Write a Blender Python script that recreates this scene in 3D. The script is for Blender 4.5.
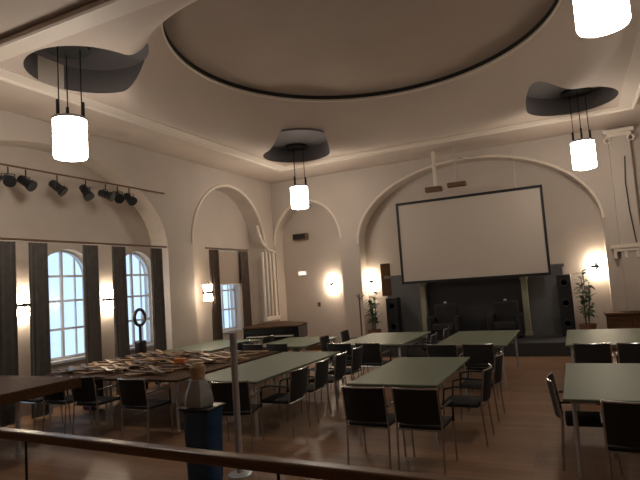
import bpy, bmesh, math, random
from mathutils import Vector, Matrix

for o in list(bpy.data.objects):
    bpy.data.objects.remove(o)
random.seed(4)
SC = bpy.context.scene
COL = SC.collection
PI = math.pi

# ------------------------------------------------------------------ camera
cam_data = bpy.data.cameras.new('camera')
cam = bpy.data.objects.new('camera', cam_data)
COL.objects.link(cam)
cam_data.sensor_width = 36
cam_data.lens = 36 * 528.4 / 640
cam_data.clip_start = 0.05
yaw, pitch, roll = math.radians(25.41), math.radians(4.86), math.radians(-3.89)
cam.matrix_world = (Matrix.Translation((0, 0, 1.95)) @ Matrix.Rotation(yaw, 4, 'Z') @ Matrix.Rotation(PI / 2 + pitch, 4, 'X')
                    @ Matrix.Rotation(roll, 4, 'Z'))
SC.camera = cam

# ------------------------------------------------------------------ sky, exposure
w = bpy.data.worlds.new('sky')
SC.world = w
w.use_nodes = True
bg = w.node_tree.nodes['Background']
bg.inputs[0].default_value = (0.62, 0.79, 1.0, 1)
bg.inputs[1].default_value = 1.5
SC.view_settings.view_transform = 'Standard'
SC.view_settings.look = 'None'
SC.view_settings.gamma = 1
SC.view_settings.use_curve_mapping = False
SC.view_settings.exposure = 0.0
LAMP = 26.0          # pendant shade strength
SCONCE = 50.0

# ------------------------------------------------------------------ materials
def mat(name, color, rough=0.6, metal=0.0, noise=0.0, scale=4.0, bump=0.0, spec=0.5, stretch=None, emit=None, es=0.0):
    m = bpy.data.materials.new(name)
    m.use_nodes = True
    nt = m.node_tree
    b = nt.nodes['Principled BSDF']
    b.inputs['Base Color'].default_value = (*color, 1)
    b.inputs['Roughness'].default_value = rough
    b.inputs['Metallic'].default_value = metal
    b.inputs['Specular IOR Level'].default_value = spec
    if emit:
        b.inputs['Emission Color'].default_value = (*emit, 1)
        b.inputs['Emission Strength'].default_value = es
    if noise or bump:
        tc = nt.nodes.new('ShaderNodeTexCoord')
        mp = nt.nodes.new('ShaderNodeMapping')
        if stretch: mp.inputs['Scale'].default_value = stretch
        n = nt.nodes.new('ShaderNodeTexNoise')
        n.inputs['Scale'].default_value = scale
        n.inputs['Detail'].default_value = 5
        nt.links.new(tc.outputs['Object'], mp.inputs[0])
        nt.links.new(mp.outputs[0], n.inputs['Vector'])
        if noise:
            r = nt.nodes.new('ShaderNodeValToRGB')
            r.color_ramp.elements[0].position = 0.3
            r.color_ramp.elements[1].position = 0.7
            r.color_ramp.elements[0].color = (*[c * (1 - noise) for c in color], 1)
            r.color_ramp.elements[1].color = (*[min(1, c * (1 + noise)) for c in color], 1)
            nt.links.new(n.outputs[0], r.inputs[0])
            nt.links.new(r.outputs[0], b.inputs['Base Color'])
        if bump:
            bp = nt.nodes.new('ShaderNodeBump')
            bp.inputs['Strength'].default_value = bump
            bp.inputs['Distance'].default_value = 0.02
            nt.links.new(n.outputs[0], bp.inputs['Height'])
            nt.links.new(bp.outputs[0], b.inputs['Normal'])
    return m

def parquet():
    m = bpy.data.materials.new('oak_parquet')
    m.use_nodes = True
    nt = m.node_tree
    b = nt.nodes['Principled BSDF']
    tc = nt.nodes.new('ShaderNodeTexCoord')
    br = nt.nodes.new('ShaderNodeTexBrick')
    br.inputs['Scale'].default_value = 1.0
    br.inputs['Brick Width'].default_value = 1.1
    br.inputs['Row Height'].default_value = 0.12
    br.inputs['Mortar Size'].default_value = 0.002
    br.inputs['Color1'].default_value = (0.32, 0.185, 0.11, 1)
    br.inputs['Color2'].default_value = (0.24, 0.14, 0.08, 1)
    br.inputs['Mortar'].default_value = (0.05, 0.03, 0.02, 1)
    nt.links.new(tc.outputs['Object'], br.inputs[0])
    nt.links.new(br.outputs[0], b.inputs['Base Color'])
    b.inputs['Roughness'].default_value = 0.44
    b.inputs['Specular IOR Level'].default_value = 0.5
    return m

M = dict(
    wall=mat('warm_wall_paint', (0.50, 0.43, 0.37), 0.75, noise=0.04, scale=1.5, bump=0.05),
    ceil=mat('ceiling_paint', (0.58, 0.485, 0.41), 0.75, noise=0.03, scale=1.0),
    beam=mat('beam_paint', (0.70, 0.61, 0.52), 0.6),
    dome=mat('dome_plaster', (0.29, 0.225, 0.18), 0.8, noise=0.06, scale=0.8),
    recess=mat('recess_dark_grey', (0.12, 0.108, 0.108), 0.7),  # one even dark grey for the recess walls and cap
    gap=mat('painted_gap_shade', (0.01, 0.008, 0.006), 0.9),  # shade of the ceiling gap put into the colour as black
    floor=parquet(),
    frame=mat('white_window_paint', (0.62, 0.65, 0.68), 0.4),
    curtain=mat('taupe_curtain', (0.115, 0.103, 0.093), 0.9, noise=0.15, scale=6),
    browncurtain=mat('brown_curtain', (0.11, 0.075, 0.055), 0.9, noise=0.15, scale=6),
    blind=mat('beige_blind', (0.42, 0.33, 0.26), 0.8),
    black=mat('black_fabric', (0.010, 0.010, 0.011), 0.75, noise=0.3, scale=60),
    blackmetal=mat('black_metal', (0.012, 0.012, 0.014), 0.4, spec=0.4),
    blackgloss=mat('black_lacquer', (0.010, 0.011, 0.014), 0.12),
    steel=mat('brushed_steel', (0.48, 0.50, 0.54), 0.38, 0.4),
    chrome=mat('chrome', (0.45, 0.46, 0.48), 0.22, 1.0),
    top=mat('pale_laminate', (0.145, 0.17, 0.115), 0.55, spec=0.35, noise=0.03, scale=3),
    rimw=mat('table_edge', (0.14, 0.13, 0.11), 0.5),
    wood=mat('brown_wood', (0.080, 0.041, 0.020), 0.8, spec=0.12, noise=0.35, scale=3, stretch=(1, 12, 12)),
    woodlight=mat('slat_wood', (0.36, 0.235, 0.135), 0.6, spec=0.3, noise=0.3, scale=4, stretch=(1, 10, 10)),
    wooddark=mat('slat_wood_dark', (0.12, 0.065, 0.035), 0.5, noise=0.3, scale=4, stretch=(1, 10, 10)),
    rail=mat('rail_wood', (0.125, 0.060, 0.028), 0.35, noise=0.25, scale=3, stretch=(1, 10, 10)),
    screen=mat('screen_cloth', (0.52, 0.45, 0.39), 0.8),
    panel=mat('charcoal_panel', (0.11, 0.112, 0.115), 0.6, noise=0.08, scale=2),
    paneldark=mat('near_black_panel', (0.032, 0.032, 0.034), 0.7),
    post=mat('pale_olive_post', (0.30, 0.29, 0.20), 0.5),
    leaf=mat('leaf_green', (0.050, 0.085, 0.035), 0.5, noise=0.4, scale=5),
    pot=mat('terracotta_pot', (0.22, 0.10, 0.06), 0.7),
    soil=mat('soil', (0.03, 0.02, 0.015), 0.9),
    blue=mat('blue_plastic', (0.006, 0.048, 0.13), 0.4),
    sack=mat('grey_sack', (0.26, 0.255, 0.25), 0.55, noise=0.15, scale=8, bump=0.4),
    lamp=mat('opal_glass_glowing', (0.9, 0.9, 0.88), 0.3, emit=(1.0, 0.895, 0.775), es=LAMP),
    sconce=mat('sconce_glass_glowing', (0.9, 0.9, 0.85), 0.3, emit=(1.0, 0.84, 0.64), es=SCONCE),
    outlet=mat('white_plastic', (0.7, 0.7, 0.68), 0.4),
    orange=mat('orange_card', (0.55, 0.16, 0.03), 0.5),
    violet=mat('violet_cloth', (0.10, 0.06, 0.25), 0.8),
    keys=mat('ivory', (0.6, 0.57, 0.5), 0.4),
    gold=mat('brass', (0.45, 0.30, 0.12), 0.35, 0.8),
)
def glassmat():
    m = bpy.data.materials.new('window_glass')
    m.use_nodes = True
    nt = m.node_tree
    for n in list(nt.nodes):
        if n.type != 'OUTPUT_MATERIAL': nt.nodes.remove(n)
    out = [n for n in nt.nodes if n.type == 'OUTPUT_MATERIAL'][0]
    t = nt.nodes.new('ShaderNodeBsdfTransparent')
    t.inputs[0].default_value = (0.93, 0.97, 1, 1)
    g = nt.nodes.new('ShaderNodeBsdfGlossy')
    g.inputs['Roughness'].default_value = 0.05
    mx = nt.nodes.new('ShaderNodeMixShader')
    mx.inputs[0].default_value = 0.06
    nt.links.new(t.outputs[0], mx.inputs[1]); nt.links.new(g.outputs[0], mx.inputs[2])
    nt.links.new(mx.outputs[0], out.inputs[0])
    return m
M['glass'] = glassmat()

# ------------------------------------------------------------------ mesh helpers
class MB:
    def __init__(s): s.bm = bmesh.new()
    def box(s, x0, x1, y0, y1, z0, z1, mtx=None):
        c = [(x0,y0,z0),(x1,y0,z0),(x1,y1,z0),(x0,y1,z0),(x0,y0,z1),(x1,y0,z1),(x1,y1,z1),(x0,y1,z1)]
        v = [s.bm.verts.new(mtx @ Vector(p) if mtx else p) for p in c]
        for f in ((3,2,1,0),(4,5,6,7),(0,1,5,4),(1,2,6,5),(2,3,7,6),(3,0,4,7)):
            s.bm.faces.new([v[i] for i in f])
        return s
    def rbox(s, x0, x1, y0, y1, z0, z1, r=0.01, seg=2, mtx=None):
        b2 = bmesh.new()
        c = [(x0,y0,z0),(x1,y0,z0),(x1,y1,z0),(x0,y1,z0),(x0,y0,z1),(x1,y0,z1),(x1,y1,z1),(x0,y1,z1)]
        v = [b2.verts.new(p) for p in c]
        for f in ((3,2,1,0),(4,5,6,7),(0,1,5,4),(1,2,6,5),(2,3,7,6),(3,0,4,7)):
            b2.faces.new([v[i] for i in f])
        bmesh.ops.bevel(b2, geom=list(b2.edges), offset=r, segments=seg, affect='EDGES', profile=0.5)
        if mtx: bmesh.ops.transform(b2, matrix=mtx, verts=b2.verts)
        me = bpy.data.meshes.new('t'); b2.to_mesh(me); b2.free()
        s.bm.from_mesh(me); bpy.data.meshes.remove(me)
        return s
    def tube(s, pts, r, seg=8, cap=True):
        pts = [Vector(p) for p in pts]
        rings = []
        up = None
        for i, p in enumerate(pts):
            if i == 0: d = pts[1] - p
            elif i == len(pts) - 1: d = p - pts[i-1]
            else: d = (pts[i+1] - p).normalized() + (p - pts[i-1]).normalized()
            d.normalize()
            if up is None:
                up = Vector((0,0,1)) if abs(d.z) < 0.9 else Vector((1,0,0))
            a = d.cross(up)
            if a.length < 1e-4: a = d.cross(Vector((0,1,0.01)))
            a.normalize(); b = d.cross(a).normalized()
            rr = r[i] if isinstance(r, (list, tuple)) else r
            rings.append([s.bm.verts.new(p + (a*math.cos(t)+b*math.sin(t))*rr) for t in [2*PI*k/seg for k in range(seg)]])
        for A, B in zip(rings, rings[1:]):
            for k in range(seg):
                s.bm.faces.new((A[k], A[(k+1)%seg], B[(k+1)%seg], B[k]))
        if cap:
            s.bm.faces.new(rings[0][::-1]); s.bm.faces.new(rings[-1])
        return s
    def lathe(s, prof, cx=0, cy=0, seg=24, cap=True):
        rings = [[s.bm.verts.new((cx+r*math.cos(2*PI*k/seg), cy+r*math.sin(2*PI*k/seg), z)) for k in range(seg)] for r, z in prof]
        for A, B in zip(rings, rings[1:]):
            for k in range(seg):
                s.bm.faces.new((A[k], A[(k+1)%seg], B[(k+1)%seg], B[k]))
        if cap:
            s.bm.faces.new(rings[0][::-1]); s.bm.faces.new(rings[-1])
        return s
    def prism(s, poly, axis, a0, a1):
        """extrude a 2D polygon. axis 'X': poly=(y,z); 'Y': poly=(x,z); 'Z': poly=(x,y)"""
        def P(q, a):
            return {'X': (a, q[0], q[1]), 'Y': (q[0], a, q[1]), 'Z': (q[0], q[1], a)}[axis]
        A = [s.bm.verts.new(P(q, a0)) for q in poly]; B = [s.bm.verts.new(P(q, a1)) for q in poly]
        n = len(poly)
        for k in range(n):
            s.bm.faces.new((A[k], A[(k+1)%n], B[(k+1)%n], B[k]))
        f1 = s.bm.faces.new(A[::-1]); f2 = s.bm.faces.new(B)
        f1.normal_update(); f2.normal_update()
        bmesh.ops.triangulate(s.bm, faces=[f1, f2])
        return s
    def quad(s, *p):
        s.bm.faces.new([s.bm.verts.new(q) for q in p]); return s
    def build(s, name, m, parent=None, smooth=False, loc=None):
        bmesh.ops.recalc_face_normals(s.bm, faces=s.bm.faces)
        me = bpy.data.meshes.new(name); s.bm.to_mesh(me); s.bm.free()
        me.materials.append(m)
        if smooth:
            me.shade_smooth()
            try: me.set_sharp_from_angle(angle=math.radians(40))
            except Exception: pass
        o = bpy.data.objects.new(name, me); COL.objects.link(o)
        if parent: o.parent = parent
        if loc: o.location = loc
        return o

def tag(o, label, cat, group=None, kind=None):
    o['label'] = label; o['category'] = cat
    if group: o['group'] = group
    if kind: o['kind'] = kind
    return o
def struct(o, label=None):
    o['kind'] = 'structure'
    if label: o['label'] = label
    return o
def thing(name, label, cat, loc=(0,0,0), rz=0, group=None):
    o = bpy.data.objects.new(name, None); COL.objects.link(o)
    o.empty_display_size = 0.1
    o.location = loc; o.rotation_euler = (0,0,rz)
    return tag(o, label, cat, group)
def children(o): return [c for c in bpy.data.objects if c.parent == o]
def dup(root, loc, rz, label, group=None, kids=None):
    r = root.copy(); COL.objects.link(r); r.location = loc; r.rotation_euler = (0,0,rz); r['label'] = label
    if group: r['group'] = group
    def rec(src, dst):
        for ch in KIDS.setdefault(src.name, children(src)):
            c = ch.copy(); COL.objects.link(c); c.parent = dst; rec(ch, c)
    rec(root, r)
    return r
KIDS = {}
def boolean(o, cutters):
    for c in cutters:
        md = o.modifiers.new('b', 'BOOLEAN'); md.operation = 'DIFFERENCE'; md.solver = 'EXACT'; md.material_mode = 'TRANSFER'; md.object = c
    bpy.context.view_layer.update()
    me = bpy.data.meshes.new_from_object(o.evaluated_get(bpy.context.evaluated_depsgraph_get()))
    o.modifiers.clear(); old = o.data; o.data = me; bpy.data.meshes.remove(old)
    for c in cutters: bpy.data.objects.remove(c)
def arch(c, hw, spring, apex, n=24):
    """points of an arch outline from right springing over the top to the left springing"""
    return [(c + hw*math.cos(t), spring + (apex-spring)*math.sin(t)) for t in [PI*k/n for k in range(n+1)]]

# ------------------------------------------------------------------ room shell
XL, XR, YB, YF = -9.0, 3.3, 15.0, -3.5
EX0, EX1, EY0, EY1, EZ = -6.86, 1.15, 4.43, 12.48, 5.25
CX, CY = -3.05, 8.58
struct(MB().box(XL-0.4, XR+0.4, YF-0.4, YB+0.4, -0.2, 0).build('floor', M['floor']), 'brown wooden parquet floor')
# left wall with three arched windows (the wall the windows stand in) and the arcade in front of it
WIN = [(5.2, .62), (7.27, .62), (9.12, .55), (12.55, .60)]
wl = MB().box(XL-0.35, XL, YF, YB+0.35, 0, 5.7).build('wall_left', M['wall'])
cut = []
for c, hw in WIN:
    cut.append(MB().prism([(c-hw, .85), (c+hw, .85)] + arch(c, hw, 2.45, 3.0), 'X', XL-0.5, XL+0.2).build('cut', M['wall']))
boolean(wl, cut); struct(wl, 'warm painted wall with tall arched windows')
def arcade(name, lo, hi, arches, axis, a0, a1, top):
    poly = [(lo, 0)]
    for c, hw, sp, ap in arches:
        poly.append((c-hw, 0)); poly += arch(c, hw, sp, ap)[::-1]; poly.append((c+hw, 0))
    poly += [(hi, 0), (hi, top), (lo, top)]
    o = MB().prism(poly, axis, a0, a1).build(name, M['wall'])
    return struct(o)
arcade('wall_left_arcade', YF, 14.5, [(0.3, 2.6, 3.0, 4.85), (6.7, 2.9, 3.0, 4.88), (12.2, 1.7, 3.2, 4.86)], 'X', XL, XL+0.5, 5.7)
struct(MB().box(XL-0.35, XR+0.35, YB, YB+0.35, 0, 5.7).build('wall_back', M['wall']))
arcade('wall_back_arcade', XL, XR, [(-7.35, 1.12, 3.3, 4.55), (-2.45, 3.18, 3.1, 5.08)], 'Y', YB-0.5, YB, 5.7)
struct(MB().box(XR, XR+0.35, YF, YB, 0, 5.7).build('wall_right', M['wall']))
struct(MB().box(XL-0.35, XR+0.35, YF-0.35, YF, 0, 5.7).build('wall_front', M['wall']))

# ceiling: bell-shaped vault over the square bay, rising to a ring
def vault():
    b = bmesh.new(); R = 3.36; RISE = 1.08; N = 144; K = 40
    def edge(t):
        dx, dy = math.cos(t), math.sin(t)
        s = []
        if dx > 1e-6: s.append((EX1-CX)/dx)
        if dx < -1e-6: s.append((EX0-CX)/dx)
        if dy > 1e-6: s.append((EY1-CY)/dy)
        if dy < -1e-6: s.append((EY0-CY)/dy)
        return min(s)
    angs = [2*PI*k/N for k in range(N)]
    for cx_, cy_ in ((EX0,EY0),(EX0,EY1),(EX1,EY0),(EX1,EY1)):
        a = math.atan2(cy_-CY, cx_-CX) % (2*PI)
        i = min(range(N), key=lambda k: abs(angs[k]-a)); angs[i] = a
    rings = []
    for j in range(K+1):
        s = j/K
        ring = []
        for t in angs:
            rb = edge(t); r = R + (rb-R)*s
            z = EZ + RISE*max(0, 1-(r-R)/min(rb-R, .68))**2.0
            ring.append(b.verts.new((CX+r*math.cos(t), CY+r*math.sin(t), z)))
        rings.append(ring)
    topo = [b.verts.new((v.co.x, v.co.y, 7.2)) for v in rings[-1]]
    topi = [b.verts.new((v.co.x, v.co.y, 7.2)) for v in rings[0]]
    seq = [topi] + rings + [topo]
    for A, B in zip(seq, seq[1:] + [seq[0]]):
        for k in range(N):
            b.faces.new((A[k], A[(k+1)%N], B[(k+1)%N], B[k]))
    bmesh.ops.recalc_face_normals(b, faces=b.faces)
    me = bpy.data.meshes.new('ceiling'); b.to_mesh(me); b.free(); me.materials.append(M['ceil'])
    me.shade_smooth()
    try: me.set_sharp_from_angle(angle=math.radians(30))
    except Exception: pass
    o = bpy.data.objects.new('ceiling', me); COL.objects.link(o)
    return o
PEND = [(-6.28, 5.17), (-6.28, 12.15), (0.40, 12.15), (0.46, 5.46)]
RECESS = [(-6.05, 5.34), (-6.00, 11.60), (0.26, 11.60), (0.26, 5.32)]
RZ = 5.66
ce = vault()
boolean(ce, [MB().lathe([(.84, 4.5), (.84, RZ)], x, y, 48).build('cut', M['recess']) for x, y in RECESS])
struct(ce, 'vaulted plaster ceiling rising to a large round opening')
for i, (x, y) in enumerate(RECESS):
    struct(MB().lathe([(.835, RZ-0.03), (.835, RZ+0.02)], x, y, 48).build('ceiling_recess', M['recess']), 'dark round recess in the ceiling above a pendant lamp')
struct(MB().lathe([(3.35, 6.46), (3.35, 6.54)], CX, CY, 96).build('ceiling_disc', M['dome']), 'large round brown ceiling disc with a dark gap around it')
struct(MB().lathe([(3.345, 6.375), (3.345, 6.48), (3.355, 6.48), (3.355, 6.375)], CX, CY, 96, False).build('ceiling_gap_shade', M['gap']), 'black band painted as the shade in the gap behind the ceiling disc')
lip = MB()
N = 96
prof = [(3.34,6.33),(3.39,6.29),(3.44,6.30),(3.46,6.36),(3.38,6.40)]
rr = [[lip.bm.verts.new((CX+r*math.cos(2*PI*k/N), CY+r*math.sin(2*PI*k/N), z)) for k in range(N)] for r, z in prof]
for A, B in zip(rr, rr[1:]+[rr[0]]):
    for k in range(N): lip.bm.faces.new((A[k], A[(k+1)%N], B[(k+1)%N], B[k]))
struct(lip.build('trim_1', M['beam'], smooth=True), 'rounded lip around the ceiling opening')
bw = 0.30; BZ = 5.23
struct(MB().box(EX0-bw, EX0, EY0-bw, EY1+bw, BZ, 5.7).build('beam_left', M['beam']), 'pale ceiling beam along the window side')
struct(MB().box(EX1, EX1+bw, EY0-bw, EY1+bw, BZ, 5.7).build('beam_right', M['beam']))
struct(MB().box(EX0, EX1, EY1, EY1+bw, BZ, 5.7).build('beam_back', M['beam']), 'pale ceiling beam before the screen')
struct(MB().box(EX0, EX1, EY0-bw, EY0, BZ, 5.7).build('beam_front', M['beam']))
# beads along the beams
bd = MB()
for a, b_ in (((EX0-bw,EY0-bw),(EX0-bw,EY1+bw)),((EX0-bw,EY1+bw),(EX1+bw,EY1+bw)),((EX1+bw,EY1+bw),(EX1+bw,EY0-bw)),((EX1+bw,EY0-bw),(EX0-bw,EY0-bw))):
    bd.tube([(*a, BZ+.01), (*b_, BZ+.01)], 0.045)
struct(bd.build('trim_2', M['beam'], smooth=True))
# flat ceilings of the side bays
struct(MB().box(XL, EX0-bw, YF, YB, 5.29, 5.7).build('ceiling_left', M['ceil']))
struct(MB().box(EX1+bw, XR, YF, YB, 5.29, 5.7).build('ceiling_right', M['ceil']))
struct(MB().box(EX0-bw, EX1+bw, EY1+bw, YB, 5.29, 5.7).build('ceiling_back', M['ceil']))
struct(MB().box(EX0-bw, EX1+bw, YF, EY0-bw, 5.29, 5.7).build('ceiling_front', M['ceil']))
# archivolts: raised mouldings round the arches
def archivolt(name, c, hw, sp, ap, axis, a):
    pts = arch(c, hw+0.03, sp, ap+0.03, 32)
    t = MB().tube([((a, q[0], q[1]) if axis == 'X' else (q[0], a, q[1])) for q in pts], 0.04)
    struct(t.build(name, M['beam'], smooth=True))
archivolt('trim_3', 12.2, 1.7, 3.2, 4.86, 'X', XL+0.5)
archivolt('trim_4', -2.45, 3.18, 3.1, 5.08, 'Y', YB-0.5)
archivolt('trim_5', -7.35, 1.12, 3.3, 4.55, 'Y', YB-0.5)
# baseboard and right pier mouldings
struct(MB().box(XL+0.5, -5.7, YB-0.53, YB-0.5, 0, 0.16).build('baseboard_back', M['rail']))
# raised step the viewer stands on
struct(MB().box(XL+0.5, XR, YF, 2.35, 0, 0.3).build('floor_step', M['floor']), 'raised wooden floor behind the railing')

# pilaster right of the screen arch
p = thing('pilaster', 'pale pilaster with capital and cornice right of the screen arch', 'pilaster', (1.25, 14.475, 0))
MB().box(-.22, .22, -.14, 0.02, .25, 5.0).build('shaft', M['wall'], p)
MB().box(-.28, .28, -.19, 0.02, 0, .25).build('base', M['wall'], p)
c_ = MB().box(-.26, .26, -.18, 0.02, 5.0, 5.08).box(-.32, .32, -.24, 0.02, 5.08, 5.17)
for sx in (-1, 1):
    c_.tube([(sx*(.24-.07*math.cos(t)*1.0), -.16, 4.93+.07*math.sin(t)) for t in [k*PI/5 for k in range(10)]], .022)
c_.build('capital', M['beam'], p, smooth=False)
k_ = MB().box(-.42, .30, -.20, .0, 2.34, 2.42).box(-.36, .26, -.17, .0, 2.26, 2.34)
for x in (-.34, -.12, .12): k_.box(x-.03, x+.03, -.17, -.0, 2.10, 2.27)
k_.build('cornice', M['beam'], p)
tag(MB().tube([(1.33, 14.31, 4.5), (1.28, 14.30, 3.9), (1.30, 14.30, 3.2), (1.36, 14.30, 2.45)], .012).build('cable', M['blackmetal']),
    'thin dark cable hanging down the pale pilaster', 'cable')

# fluted pilaster cluster in the corner by the far window
p = thing('pilaster', 'cluster of slim white shafts with a curved bracket beside the far window', 'pilaster', (-8.49, 13.72, 0))
for k in range(4):
    MB().tube([(0.03, k*.20-.03, 1.1), (0.03, k*.20-.03, 3.05)], .035, 10).build('shaft', M['beam'], p, smooth=True)
MB().box(0, .10, -.10, .70, .98, 1.1).build('base', M['beam'], p)
MB().tube([(.04, .68, 3.08), (.04, .3, 3.14), (.04, -.0, 3.34), (.04, -.2, 3.62), (.04, -.27, 3.85)], .045).build('bracket', M['beam'], p, smooth=True)

# ------------------------------------------------------------------ windows
for i, (c, hw) in enumerate(WIN):
    x = XL - 0.20
    root = bpy.data.objects.new('window_%d' % (i+1), None); COL.objects.link(root); struct(root, 'arched window with white bars')
    root.location = (x, c, 0.85)
    f = MB(); t = .05
    out = [(-hw, 0), (hw, 0)] + arch(0, hw, 1.60, 2.15)
    inn = [(-hw+t, t), (hw-t, t)] + arch(0, hw-t, 1.60, 2.15-t)
    n = len(out)
    for s0, s1 in ((-.03, .03),):
        V = [[f.bm.verts.new((s, q[0], q[1])) for q in poly] for s, poly in ((s0,out),(s0,inn),(s1,inn),(s1,out))]
        for A, B in zip(V, V[1:]+[V[0]]):
            for k in range(n): f.bm.faces.new((A[k], A[(k+1)%n], B[(k+1)%n], B[k]))
    f.build('frame', M['frame'], root)
    g = MB()
    g.box(-.02, .02, -.028, .028, t, 2.12)
    for z in (.58, 1.13, 1.62): g.box(-.022, .022, -hw+t, hw-t, z-.022, z+.022)
    for sx in (-1, 1): g.box(-.018, .018, sx*hw*.5-.012, sx*hw*.5+.012, t, 1.98)
    g.build('glazing_bars', M['frame'], root)
    MB().prism([(a*0.985, b*0.995+.005) for a, b in out], 'X', -.005, .003).build('glass', M['glass'], root)
    MB().box(.03, .26, -hw-.02, hw+.02, -.05, -.002).build('sill', M['frame'], root)

# curtains on the wall plane just inside the arcade
def curtain(y0, y1, z0, z1, label, m=None, x=-8.40, group=None):
    root = thing('curtain', label, 'curtain', (x, (y0+y1)/2, z0), group=group)
    b = MB(); n = max(12, int((y1-y0)*60)); h = z1-z0
    fr = []
    for k in range(n+1):
        y = y0 + (y1-y0)*k/n - (y0+y1)/2
        fr.append((.035*math.sin(k*1.05)+.012*math.sin(k*2.3+1), y))
    rows = [0, .3, .6, .85, 1]
    V = [[b.bm.verts.new((a*(1.2-.5*r), y*(1+.06*(1-r)), r*h)) for a, y in fr] for r in rows]
    W = [[b.bm.verts.new((a*(1.2-.5*r)-.012, y*(1+.06*(1-r)), r*h)) for a, y in fr] for r in rows]
    for G in (V, W):
        for A, B in zip(G, G[1:]):
            for k in range(n): b.bm.faces.new((A[k], A[k+1], B[k+1], B[k]))
    for A, B in zip(V, V[1:]):
        pass
    b.build('cloth', m or M['curtain'], root, smooth=True)
    return root
curtain(5.42, 5.78, .05, 3.02, 'dark taupe curtain at the left edge of the photo')
S_ = -8.4/-8.8
def cy(v): return v*S_
for (a, b_, l) in ((5.45, 6.03, 'dark taupe curtain left of the leftmost wall lamp'),
                   (6.30, 6.68, 'dark taupe curtain between the leftmost wall lamp and the nearest visible window'),
                   (7.46, 7.84, 'dark taupe curtain between the nearest visible window and the lamp beside it'),
                   (8.20, 8.58, 'dark taupe curtain between the lamp and the window with the black ring'),
                   (9.34, 9.70, 'dark taupe curtain right of the window with the black ring'))[1:]:
    curtain(cy(a), cy(b_), .05, 3.02, l)
curtain(cy(11.52), cy(11.95), .05, 3.05, 'brown curtain left of the far window with the blind', M['browncurtain'])
curtain(cy(13.00), cy(13.40), .05, 3.05, 'brown curtain right of the far window with the blind', M['browncurtain'])
tag(MB().tube([(-8.42, 4.3, 3.06), (-8.42, 9.45, 3.06)], .022).build('curtain_rod', M['wooddark']), 'long dark curtain rod above the two near windows', 'curtain rod')
tag(MB().tube([(-8.42, 10.9, 3.09), (-8.42, 12.85, 3.09)], .022).build('curtain_rod', M['wooddark']), 'short curtain rod above the far window', 'curtain rod')
bl = thing('roller_blind', 'beige roller blind half drawn over the far window', 'blind', (-8.5, 11.92, 2.15))
MB().box(-.01, .01, -.62, .62, 0, .88).build('cloth', M['blind'], bl)
MB().tube([(0, -.65, .90), (0, .65, .90)], .03).build('roller', M['outlet'], bl)
MB().box(-.015, .015, -.62, .62, -.03, 0).build('bottom_bar', M['outlet'], bl)
rg = thing('ring_ornament', 'black ring on a stand before the window nearest the pier', 'ornament', (-8.5, 8.62, 1.0))
MB().tube([(0, .15*math.cos(t), .52+.17*math.sin(t)) for t in [2*PI*k/24 for k in range(25)]], .035).build('ring', M['blackmetal'], rg, smooth=True)
MB().tube([(0,0,.02), (0,0,.35)], .03).build('stem', M['blackmetal'], rg, smooth=True)
MB().lathe([(.12, -1.0), (.12, 0), (.10, .03)], 0, 0).build('pedestal', M['blackmetal'], rg, smooth=False)

# ------------------------------------------------------------------ pendant lamps
def pendant(label, x, y):
    r = thing('pendant_lamp', label, 'lamp', (x, y, 3.97), group='cylinder pendant lamps')
    MB().lathe([(.30, 1.60), (.30, 1.655)], 0, 0, 32).build('canopy', M['blackmetal'], r)
    for k in range(3):
        a = 2*PI*k/3 + .5
        MB().tube([(.17*math.cos(a), .17*math.sin(a), .62), (.17*math.cos(a), .17*math.sin(a), 1.61)], .009, 6).build('rod', M['blackmetal'], r)
        MB().rbox(.19*math.cos(a)-.018, .19*math.cos(a)+.018, .19*math.sin(a)-.018, .19*math.sin(a)+.018, .50, .82, .004, 1).build('clamp', M['blackmetal'], r)
    s = MB().lathe([(.16, .0), (.215, .015), (.225, .04), (.225, .55), (.21, .575), (.10, .58)], 0, 0, 40).build('lamp_shade', M['lamp'], r, smooth=True)
    MB().lathe([(.232, .555), (.232, .59), (.225, .59)], 0, 0, 40).build('collar', M['steel'], r)
    return r
pl0 = pendant('glowing white cylinder pendant lamp hanging over the left tables', *PEND[0])
dup(pl0, (*PEND[1], 3.97), 0, 'smallest glowing pendant lamp, in the far corner of the bay')
dup(pl0, (*PEND[2], 3.97), 0, 'glowing pendant lamp right of the projection screen')
dup(pl0, (*PEND[3], 4.14), 0, 'glowing pendant lamp cut by the top edge of the photo')

# ------------------------------------------------------------------ wall sconces
def sconce(label, x, y, rz):
    r = thing('wall_lamp', label, 'wall lamp', (x, y, 1.95), rz, group='up and down wall lamps')
    MB().box(-.05, .05, 0, .025, -.10, .10).build('wall_plate', M['blackmetal'], r)
    MB().box(-.14, .14, .02, .13, -.025, .025).build('bracket', M['blackmetal'], r)
    for s in (-1, 1):
        b = MB()
        for k in (-1, 1):
            b.lathe([(.035, s*.03), (.055, s*.09), (.068, s*.20), (.05, s*.205)], k*.085, .08, 16)
        b.build('shade', M['sconce'], r, smooth=True)
    return r
sc0 = sconce('lit wall lamp on the wall between the plant and the box loudspeaker', -6.78, 15.0, PI)
sc0.location.y = 15.0
R90 = -PI/2
for (x, y, rz, l) in ((-5.50, 15.0, PI, 'lit wall lamp above the plant left of the screen'),
                      (0.50, 15.0, PI, 'lit wall lamp above the plant right of the screen'),
                      (-8.5, 10.9, R90, 'lit wall lamp on the pier left of the far window'),
                      (-9.0, 8.21, R90, 'lit wall lamp between the two near windows'),
                      (-9.0, 6.29, R90, 'leftmost lit wall lamp between taupe curtains')):
    dup(sc0, (x, y, 1.95), rz, l)

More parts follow.
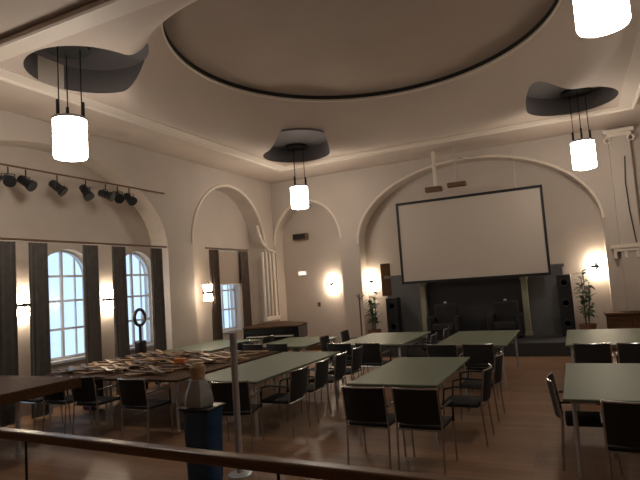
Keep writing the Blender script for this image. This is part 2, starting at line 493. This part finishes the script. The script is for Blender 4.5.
# ------------------------------------------------------------------ screen and stage
st = struct(MB().box(-5.3, .45, 13.1, 15.0, 0, .30).build('floor_stage', M['paneldark']), 'low dark stage under the screen')
s = thing('projection_screen', 'large blank projection screen with thin black border', 'screen', (-2.45, 14.35, 1.86))
sw, sh = 1.88, 2.18
MB().box(-sw, sw, -.01, .02, 0.0, sh).build('cloth', M['screen'], s)
f = MB()
f.box(-sw-.04, sw+.04, -.03, .04, -.05, 0.02).box(-sw-.04, sw+.04, -.03, .04, sh-.02, sh+.05)
f.box(-sw-.04, -sw+.02, -.03, .04, 0, sh).box(sw-.02, sw+.04, -.03, .04, 0, sh)
f.build('frame', M['blackmetal'], s)
for x in (-1.3, 1.3):
    MB().tube([(x, 0, sh+.04), (x, 0, 3.432)], .006).build('hanging_wire', M['steel'], s)
m_ = thing('ceiling_mount', 'pale ceiling tube with a dark bracket above the screen', 'mount', (-3.1, 13.9, 4.25))
MB().tube([(0,0,.08), (0,0,1.042)], .05, 12).build('tube', M['beam'], m_, smooth=True)
MB().rbox(-.28, .16, -.10, .10, -.04, .09, .02).build('bracket', M['wooddark'], m_)
m_ = thing('spotlight', 'dark spotlight above the screen right of the pale tube', 'spotlight', (-2.55, 13.9, 4.32))
MB().rbox(-.24, .24, -.09, .09, -.06, .06, .025).build('body', M['wooddark'], m_)
MB().tube([(0,0,.06), (0,0,.972)], .01).build('stem', M['steel'], m_)
# panelling behind the stage
pw = thing('wall_panelling', 'charcoal panelling behind the stage with two wide bays', 'panelling', (-2.56, 14.95, .30))
for x0, x1 in ((-2.45, -1.40), (1.40, 2.28)):
    q = MB().box(x0, x1, -.06, 0, 0, 1.70)
    q.build('panel', M['panel'], pw)
MB().box(-1.30, 1.30, -.04, 0, 0, 1.72).build('centre_panel', M['paneldark'], pw)
MB().box(-2.50, 2.33, -.09, 0, 1.70, 1.78).build('top_rail', M['panel'], pw)
for x, d in ((-1.34, 'left'), (1.34, 'right')):
    o = MB().box(-.07, .07, -.09, .09, 0, 1.50).box(-.09, .09, -.11, .11, 0, .08).box(-.09, .09, -.11, .11, 1.44, 1.52)
    tag(o.build('post', M['post'], loc=(-2.56+x, 14.75, .30)), 'pale olive square post under the %s part of the screen' % d, 'post')
# two dark high-backed stage chairs
def stagechair(label, x, y):
    r = thing('armchair', label, 'armchair', (x, y, .30), group='dark armchairs on the stage')
    MB().rbox(-.30, .30, -.28, .26, .22, .42, .04).build('seat', M['black'], r)
    MB().rbox(-.30, .30, .18, .30, .35, .92, .05).build('backrest', M['black'], r)
    for s in (-1, 1):
        MB().rbox(s*.36-.06, s*.36+.06, -.30, .28, .06, .60, .03).build('armrest', M['black'], r)
    for sx in (-.3, .3):
        for sy in (-.22, .22):
            MB().box(sx-.02, sx+.02, sy-.02, sy+.02, 0, .22).build('leg', M['blackmetal'], r)
    MB().lathe([(.02, .91), (.05, .94), (.02, .97)], 0, .24, 12).build('headrest_knob', M['steel'], r)
    return r
a0 = stagechair('dark armchair on the stage beside the left olive post', -3.25, 14.25)
dup(a0, (-1.70, 14.25, .30), 0, 'dark armchair on the stage beside the right olive post')
# tall loudspeakers
def loudspeaker(label, x, y, z, wd, h):
    r = thing('loudspeaker', label, 'loudspeaker', (x, y, z))
    MB().rbox(-wd/2, wd/2, -.17, .17, 0, h, .015).build('cabinet', M['blackmetal'], r)
    n = 3 if h > 1.2 else 2
    for k in range(n):
        zc = h*(k+.6)/n
        b = MB(); b.lathe([(wd*.36, 0), (wd*.30, .012), (wd*.12, -.01)], 0, 0, 20)
        bmesh.ops.transform(b.bm, matrix=Matrix.Translation((0, -.17, zc)) @ Matrix.Rotation(PI/2, 4, 'X'), verts=b.bm.verts)
        b.build('speaker_cone', M['black'], r, smooth=True)
    return r
loudspeaker('black floor loudspeaker beside the plant left of the screen', -4.72, 14.5, .30, .34, 1.15)
loudspeaker('tall black loudspeaker beside the plant right of the screen', -.27, 14.5, .30, .32, 1.50)

# plants
def plant(label, x, y, z, h, seed):
    rnd = random.Random(seed)
    r = thing('potted_plant', label, 'plant', (x, y, z))
    MB().lathe([(.14, 0), (.19, .30), (.20, .32), (.17, .32), (.16, .27)], 0, 0, 20).build('pot', M['pot'], r, smooth=True)
    MB().lathe([(.165, .26), (.165, .28)], 0, 0, 16).build('soil', M['soil'], r)
    st_ = MB(); lf = MB()
    for k in range(7):
        a = rnd.uniform(0, 2*PI); L = h*rnd.uniform(.65, 1)
        tip = Vector((math.cos(a)*.17*rnd.random(), math.sin(a)*.15*rnd.random(), L))
        base = Vector((math.cos(a)*.04, math.sin(a)*.04, .27))
        st_.tube([base, (base+tip)/2+Vector((0,0,.03)), tip], .009, 5)
        for j in range(16):
            t = rnd.uniform(.25, 1); p0 = base.lerp(tip, t)
            b = rnd.uniform(0, 2*PI); e = rnd.uniform(-.4, .8)
            d = Vector((math.cos(b)*math.cos(e), math.sin(b)*math.cos(e), math.sin(e)))
            sd = d.cross(Vector((0,0,1))).normalized(); l = rnd.uniform(.14, .26); wd = l*.22
            vs = [p0, p0+d*l*.35+sd*wd, p0+d*l*.75+sd*wd*.7-Vector((0,0,.02)), p0+d*l-Vector((0,0,.05)), p0+d*l*.75-sd*wd*.7-Vector((0,0,.02)), p0+d*l*.35-sd*wd]
            V = [lf.bm.verts.new(v) for v in vs]
            mid = lf.bm.verts.new(p0+d*l*.5+Vector((0,0,-.015)))
            for q in range(6): lf.bm.faces.new((V[q], V[(q+1)%6], mid))
    st_.build('stem', M['leaf'], r); lf.build('foliage', M['leaf'], r)
    return r
plant('leafy green potted plant left of the screen below a wall lamp', -5.18, 14.05, .30, 1.45, 1)
plant('leafy green potted plant right of the screen beside the tall loudspeaker', .15, 14.0, .30, 1.60, 2)
# wooden coat stand
e = thing('coat_stand', 'reddish wooden stand left of the plant at the stage', 'stand', (-5.55, 14.0, 0))
MB().tube([(0,0,.05), (0,0,1.62)], .022).build('pole', M['wooddark'], e)
for k in range(3):
    a = k*2*PI/3
    MB().tube([(0,0,.22), (.25*math.cos(a), .25*math.sin(a), .015)], .015).build('leg', M['wooddark'], e)
    MB().tube([(0,0,1.45), (.14*math.cos(a+.4), .14*math.sin(a+.4), 1.60)], .012).build('hook', M['wooddark'], e)
tag(MB().rbox(-.14, .14, -.03, .03, 0, .95, .01).build('wood_board', M['wood'], loc=(-5.02, 14.90, 1.5)) , 'brown wooden board on the wall left of the screen', 'board')

# box loudspeaker, emergency light, socket on corner wall
b = thing('wall_loudspeaker', 'small dark box loudspeaker high on the corner wall', 'loudspeaker', (-7.75, 15.0, 3.42))
MB().rbox(-.24, .24, -.22, 0, 0, .20, .02).build('cabinet', M['wooddark'], b)
MB().rbox(-.21, .21, -.235, -.215, .03, .17, .004, 1).build('grille', M['black'], b)
b = thing('emergency_light', 'small glowing oval light on the corner wall', 'light', (-7.80, 14.99, 2.36))
MB().rbox(-.16, .16, -.05, 0, -.08, .08, .03).build('housing', M['outlet'], b)
MB().rbox(-.12, .12, -.075, -.045, -.05, .05, .02).build('diffuser', mat('dim_diffuser', (.8,.78,.7), .4, emit=(1,.88,.72), es=1.1), b)
b = thing('wall_socket', 'small dark socket low on the corner wall', 'socket', (-7.3, 15.0, 1.35))
MB().rbox(-.05, .05, -.02, 0, -.07, .07, .006, 1).build('plate', M['wooddark'], b)

# sideboard right
b = thing('sideboard', 'brown wooden sideboard at the right edge below the pilaster', 'sideboard', (1.22, 14.0, 0))
MB().box(-.66, .80, -.24, .24, .08, .82).build('body', M['wood'], b)
MB().rbox(-.70, .84, -.28, .26, .82, .87, .01).build('top', M['wood'], b)
for k in range(3):
    d = MB().rbox(-.64+k*.48, -.18+k*.48, -.262, -.24, .12, .78, .006, 1).build('door', M['wood'], b)
    MB().lathe([(.012, 0), (.018, .02)], 0, 0, 10).build('knob', M['gold'], d, loc=(-.24+k*.48, -.275, .45))
MB().box(-.62, .76, -.20, .20, 0, .08).build('plinth', M['wooddark'], b)

# grand piano
pn = thing('grand_piano', 'closed black grand piano by the far window', 'piano', (-7.35, 12.55, 0), math.radians(12))
out = [(-.75,-.75),(.75,-.75),(.75,.10),(.55,.45),(.25,.62),(.02,.95),(-.20,1.12),(-.50,1.12),(-.75,.9)]
MB().prism(out, 'Z', .62, .93).build('case', M['blackgloss'], pn)
MB().prism([(a*1.02, b*1.02) for a, b in out], 'Z', .94, .97).build('lid', M['wood'], pn)
MB().box(-.70, .70, -.92, -.74, .64, .72).build('keybed', M['blackgloss'], pn)
MB().box(-.62, .62, -.90, -.76, .72, .735).build('keys', M['keys'], pn)
for x, y in ((-.62,-.65),(.62,-.65),(-.3,.85)):
    MB().lathe([(.05, 0), (.04, .1), (.07, .62)], x, y, 12).build('leg', M['blackgloss'], pn)
MB().box(-.06, .06, -.45, -.37, .08, .62).box(-.1, .1, -.55, -.36, .06, .10).build('pedal_lyre', M['blackgloss'], pn)

# ------------------------------------------------------------------ stage lights on a rail (left)
tag(MB().tube([(-8.42, 3.9, 4.315), (-8.42, 9.45, 4.315)], .018).build('lighting_rail', M['rail']), 'thin rail carrying the spotlights above the left windows', 'rail')
def spot(label, x, y, z, rz, tilt, L=.26, r=.085):
    o = thing('stage_spotlight', label, 'spotlight', (x, y, z), rz, group='black stage spotlights on the rail')
    MB().tube([(0,0,0), (0,0,-.12)], .012).build('clamp', M['blackmetal'], o)
    y_ = MB().tube([(0,-.10,-.24), (0,-.10,-.12), (0,.10,-.12), (0,.10,-.24)], .010)
    y_.build('yoke', M['blackmetal'], o)
    b = MB()
    d = Vector((math.cos(tilt), 0, math.sin(tilt))); c = Vector((0,0,-.22))
    b.tube([c-d*L*.6, c-d*L*.5, c+d*L*.3, c+d*L*.35, c+d*L*.6], [r*.5, r*.85, r*.95, r*1.15, r*1.2], 14)
    b.build('lamp_housing', M['blackmetal'], o, smooth=True)
    return o
SP = [(5,192,0.9,-.5),(17,190,-.4,-.4),(28,193,.3,-.6),(64,196,.6,-.7),(92,200,0,-.9),(112,203,.4,-.4),(123,204,-.5,-.5),(135,206,-.2,-.6)]
SY = [5.36, 5.68, 6.00, 6.62, 7.25, 7.74, 8.05, 8.37]
where = ['cut by the left edge of the photo', 'second on the rail from the left edge', 'third on the rail, right end of the left cluster', 'alone over the left window',
         'alone over the wall lamp, pointing down', 'left one of the three over the ring window', 'middle one of the three over the ring window', 'rightmost on the rail, next to the pier']
for (px, py, rz, ti), y, l in zip(SP, SY, where):
    spot('black spotlight ' + l, -8.42, y, 4.29, rz, ti)

# ------------------------------------------------------------------ tables
def table(label, x0, x1, y0, y1, group='pale meeting tables', z=.74, m=None, name='meeting_table'):
    cx, cy_ = (x0+x1)/2, (y0+y1)/2; a, b = (x1-x0)/2, (y1-y0)/2
    r = thing(name, label, 'table', (cx, cy_, 0), group=group)
    MB().rbox(-a, a, -b, b, z-.03, z, .006, 1).build('tabletop', m or M['top'], r)
    f = MB().box(-a+.06, a-.06, -b+.06, -b+.09, z-.052, z-.031).box(-a+.06, a-.06, b-.09, b-.06, z-.052, z-.031)
    f.box(-a+.06, -a+.09, -b+.09, b-.09, z-.052, z-.031).box(a-.09, a-.06, -b+.09, b-.09, z-.052, z-.031)
    f.build('apron', M['steel'], r)
    for sx in (-1, 1):
        for sy in (-1, 1):
            MB().tube([(sx*(a-.09), sy*(b-.09), 0), (sx*(a-.09), sy*(b-.09), z-.031)], .022, 10).build('leg', M['steel'], r, smooth=True)
    return r
TB = {
 'C': (-2.62, -1.52, 6.0, 8.1, 'pale table in the middle of the photo'),
 'R': (-.22, 1.30, 5.5, 7.55, 'pale table cut by the photo right edge'),
 'D': (-5.10, -3.92, 6.0, 8.8, 'pale table right of the steel post'),
 'C2': (-2.40, -1.15, 9.4, 11.8, 'far pale table before the stage centre'),
 'R2': (-.25, 1.05, 9.3, 11.6, 'far pale table before the sideboard'),
 'D2': (-4.45, -3.05, 9.7, 11.9, 'far pale table before the left plant'),
 'E2': (-6.35, -5.05, 9.6, 11.3, 'far pale table before the piano'),
 'F2': (-8.35, -7.00, 9.1, 11.1, 'far pale table in front of the near windows'),
}
for k, v in TB.items(): table(v[4], *v[:4])

# chairs (origin at seat centre on floor, faces +Y i.e. the backrest is at -Y)
def chair(label):
    r = thing('chair', label, 'chair', (0,0,0), group='black mesh chairs with steel frames')
    MB().rbox(-.23, .23, -.21, .22, .43, .475, .018).build('seat', M['black'], r, smooth=True)
    b = MB(); n = 8; rows = 6
    F = [[b.bm.verts.new((-.225+.45*k/n, -.235-.05*(1-(2*k/n-1)**2)-.05*j/rows, .50+.35*j/rows)) for k in range(n+1)] for j in range(rows+1)]
    G = [[b.bm.verts.new(v.co+Vector((0,-.018,0))) for v in row] for row in F]
    for S in (F, G):
        for A, B in zip(S, S[1:]):
            for k in range(n): b.bm.faces.new((A[k], A[k+1], B[k+1], B[k]))
    for j in range(rows):
        for k in (0, n): b.bm.faces.new((F[j][k], F[j+1][k], G[j+1][k], G[j][k]))
    for k in range(n):
        for j in (0, rows): b.bm.faces.new((F[j][k], F[j][k+1], G[j][k+1], G[j][k]))
    b.build('backrest', M['black'], r, smooth=True)
    MB().tube([(-.235+.47*k/n, -.294-.05*(1-(2*k/n-1)**2), .855) for k in range(n+1)], .010, 6).build('top_rail', M['chrome'], r, smooth=True)
    for s in (-1, 1):
        MB().tube([(s*.235, -.27, .01), (s*.235, -.235, .45), (s*.235, -.295, .855)], .011, 8).build('leg', M['chrome'], r, smooth=True)
        MB().tube([(s*.235, .22, .01), (s*.235, .19, .43)], .011, 8).build('leg', M['chrome'], r, smooth=True)
        MB().tube([(s*.245, -.245, .66), (s*.26, .05, .67), (s*.25, .17, .64), (s*.238, .195, .43)], .012, 6).build('armrest', M['blackmetal'], r, smooth=True)
    MB().tube([(-.235, -.235, .435), (.235, -.235, .435)], .010, 6).build('crossbar', M['chrome'], r, smooth=True)
    return r
proto = None
NX = [0]
def place(x, y, rz, label):
    global proto
    rz += random.uniform(-.05, .05)
    if proto is None:
        proto = chair(label); proto.location = (x, y, 0); proto.rotation_euler = (0,0,rz); return
    dup(proto, (x, y, 0), rz, label)
ORD = {1: [''], 2: ['nearer', 'farther'], 3: ['nearest', 'middle', 'farthest'], 4: ['nearest', 'second nearest', 'third nearest', 'farthest']}
def chairs(key, near=2, far=0, left=0, right=0, off=.10, dx=0):
    x0, x1, y0, y1, lab = TB[key]; lab = lab.replace('pale table', 'table', 1); lab = lab if lab[:3] == 'far' else 'the ' + lab
    cx = (x0+x1)/2
    for k in range(near):
        x = cx + dx + (k-(near-1)/2)*.56
        side = ('left', 'right')[k] if near == 2 else 'single'
        place(x, y0-.10-off, 0, 'black chair, %s at near end of %s' % (side, lab))
    for k in range(far):
        x = cx + (k-(far-1)/2)*.58
        place(x, y1+.22, PI, 'black chair, %s one at far end of %s' % (('left','right')[k], lab))
    for n, xx, rz, sd in ((left, x0-.18, -PI/2, 'left'), (right, x1+.18, PI/2, 'right')):
        for k in range(n):
            y = y0 + (y1-y0)*(k+.5)/n
            o = ORD[n][k]
            place(xx, y, rz, 'black chair, %s, %s side of %s' % (o, sd, lab))
chairs('C', 2, 0, 0, 2, .36, .24)
chairs('R', 1, 0, 0, 0, .18, -.2)
chairs('D', 0, 0, 0, 4)
chairs('C2', 2, 0, 0, 0, .35)
chairs('R2', 2, 0, 0, 0, .35)
chairs('D2', 2, 0, 2, 2, .30)
chairs('E2', 2, 0, 0, 0)
chairs('F2', 0, 0, 0, 2)
place(-3.98, 5.66, .25, 'black chair standing askew right of the steel post')
place(-.02, 5.95, -PI/2, 'black chair at the left side of the table cut by the right edge')

# ------------------------------------------------------------------ wooden tables at left
TW = [(-8.30, -6.80, 6.12, 8.9, 'brown wooden table by the windows under a pile of sticks'), (-6.75, -5.25, 6.0, 8.9, 'brown wooden table under a pile of sticks, nearer the steel post')]
for t in TW: table(t[4], *t[:4], group='brown wooden tables', m=M['wood'], name='wooden_table')
hb = thing('high_table', 'brown wooden high table on a steel leg at the left edge', 'table', (-7.45, 4.75, 0))
MB().rbox(-.85, 1.10, -.72, .55, .76, .90, .01).build('tabletop', M['wood'], hb)
for x, y in ((.66, -.09), (-.78, -.60), (-.78, .45)):
    l = MB().tube([(x, y, .02), (x, y, .76)], .028, 12).build('leg', M['steel'], hb, smooth=True)
    MB().lathe([(.05, 0), (.05, .015), (.03, .03)], x, y, 16).build('foot', M['steel'], l)
for i, x in enumerate((-7.55, -6.9, -6.25)):
    place(x-.35, 5.80, .0, 'black chair under the near edge of the wooden tables, %s' % ('nearest the windows', 'between the two others', 'nearest the blue bin')[i])
place(-5.55, 5.72, 0, 'black chair at the near end of the right wooden table')
# loose slats
slats = []
rnd = random.Random(9)
base = []
for mi, mm in enumerate((M['woodlight'], M['wooddark'])):
    o = MB().rbox(-.34, .34, -.035, .035, 0, .018, .004, 1).build('wooden_stick', mm)
    tag(o, 'loose thin wooden slat lying in the pile on the brown tables', 'slat', 'loose wooden slats piled on the brown tables')
    base.append(o)
SLAB = ('pale', 'dark')
cnt = 0
for t in TW:
    for lay in range(4):
        for iy in range(9):
            for ix in range(2 if t is TW[0] else 1):
                x = t[0] + (t[1]-t[0])*((ix+.5)/(2 if t is TW[0] else 1)) + (rnd.uniform(-.02, .02) if t is TW[0] else rnd.uniform(-.36, .36))
                y = t[2] + .2 + (t[3]-t[2]-.4)*(iy+.5)/9 + rnd.uniform(-.04, .04)
                k = rnd.randrange(2)
                if cnt < 2: o = base[cnt]
                else:
                    o = base[k].copy(); COL.objects.link(o)
                o.location = (x, y, .7405 + lay*.019)
                o.rotation_euler = (0, 0, rnd.uniform(-.22, .22) if lay % 2 == 0 else (.72 if lay == 1 else -.62) + rnd.uniform(-.06, .06))
                kk = cnt if cnt < 2 else k
                o['label'] = '%s loose wooden stick in the pile on the table %s' % (SLAB[kk], 'by the windows' if t is TW[0] else 'nearer the steel post')
                o['group'] = '%s sticks on the table %s' % (SLAB[kk], 'by the windows' if t is TW[0] else 'nearer the steel post')
                cnt += 1
o = thing('paper_box', 'small orange box lying among the wooden sticks', 'box', (-6.05, 7.0, .818), .3)
MB().rbox(-.09, .09, -.06, .06, 0, .07, .006, 1).build('carton', M['orange'], o)
MB().rbox(-.093, .093, -.063, .063, .055, .075, .006, 1).build('lid', M['orange'], o)
o = thing('cloth_bag', 'small violet cloth bag on the floor under the left tables', 'bag', (-8.05, 6.9, 0))
MB().rbox(-.14, .14, -.08, .08, 0, .30, .05, 3).build('body', M['violet'], o, smooth=True)
MB().tube([(-.07, 0, .28), (-.06, 0, .40), (.06, 0, .40), (.07, 0, .28)], .012).build('handle', M['violet'], o)

# ------------------------------------------------------------------ steel post, bin, railing
o = thing('steel_post', 'tall steel post standing right of the blue bin', 'post', (-3.41, 4.81, 0))
MB().lathe([(.036, .02), (.036, 1.46), (.040, 1.465), (.040, 1.50), (.025, 1.505)], 0, 0, 20).build('pole', M['steel'], o, smooth=True)
MB().lathe([(.13, 0), (.13, .012), (.05, .03)], 0, 0, 24).build('base', M['steel'], o)
o = thing('waste_bin', 'tall blue plastic bin left of the steel post', 'bin', (-3.66, 4.55, 0))
b = MB(); pr_ = [(.155, .125, .0), (.165, .135, .05), (.185, .15, .70), (.195, .16, .72), (.195, .16, .74)]
R_ = []
for (a, c, z) in pr_:
    R_.append([b.bm.verts.new((math.copysign(abs(math.cos(t))**.5, math.cos(t))*a, math.copysign(abs(math.sin(t))**.5, math.sin(t))*c, z)) for t in [2*PI*k/32 for k in range(32)]])
for A, B in zip(R_, R_[1:]):
    for k in range(32): b.bm.faces.new((A[k], A[(k+1)%32], B[(k+1)%32], B[k]))
b.bm.faces.new(R_[0][::-1]); b.bm.faces.new(R_[-1])
b.build('body', M['blue'], o, smooth=True)
MB().rbox(-.19, .19, -.155, .155, .742, .775, .012).build('rim', M['blackmetal'], o)
o = thing('sack', 'pale grey sack gathered at the top standing on the blue bin', 'sack', (-3.70, 4.55, .776))
b = MB(); prof = [(.145, 0), (.155, .03), (.14, .12), (.11, .20), (.085, .27)]
b.lathe(prof, 0, 0, 24)
for v in b.bm.verts:
    a = math.atan2(v.co.y, v.co.x); s_ = 1 + .07*math.sin(a*6) ; v.co.x *= s_; v.co.y *= s_
b.build('body', M['sack'], o, smooth=True)
b = MB().lathe([(.07, .272), (.078, .33), (.082, .40), (.05, .44)], 0, 0, 16)
b.build('gathered_top', M['woodlight'], o, smooth=True)

r = thing('railing', 'low brown wooden handrail on thin posts across the bottom', 'railing', (-2.4, 2.735, .0), math.radians(-2.5))
MB().rbox(-4.2, 4.2, -.045, .045, .895, .965, .015).build('handrail', M['rail'], r)
for x in (-3.95, -1.60, .75, 3.1):
    MB().tube([(x, 0, .0), (x, 0, .92)], .010, 8).build('baluster', M['blackmetal'], r)
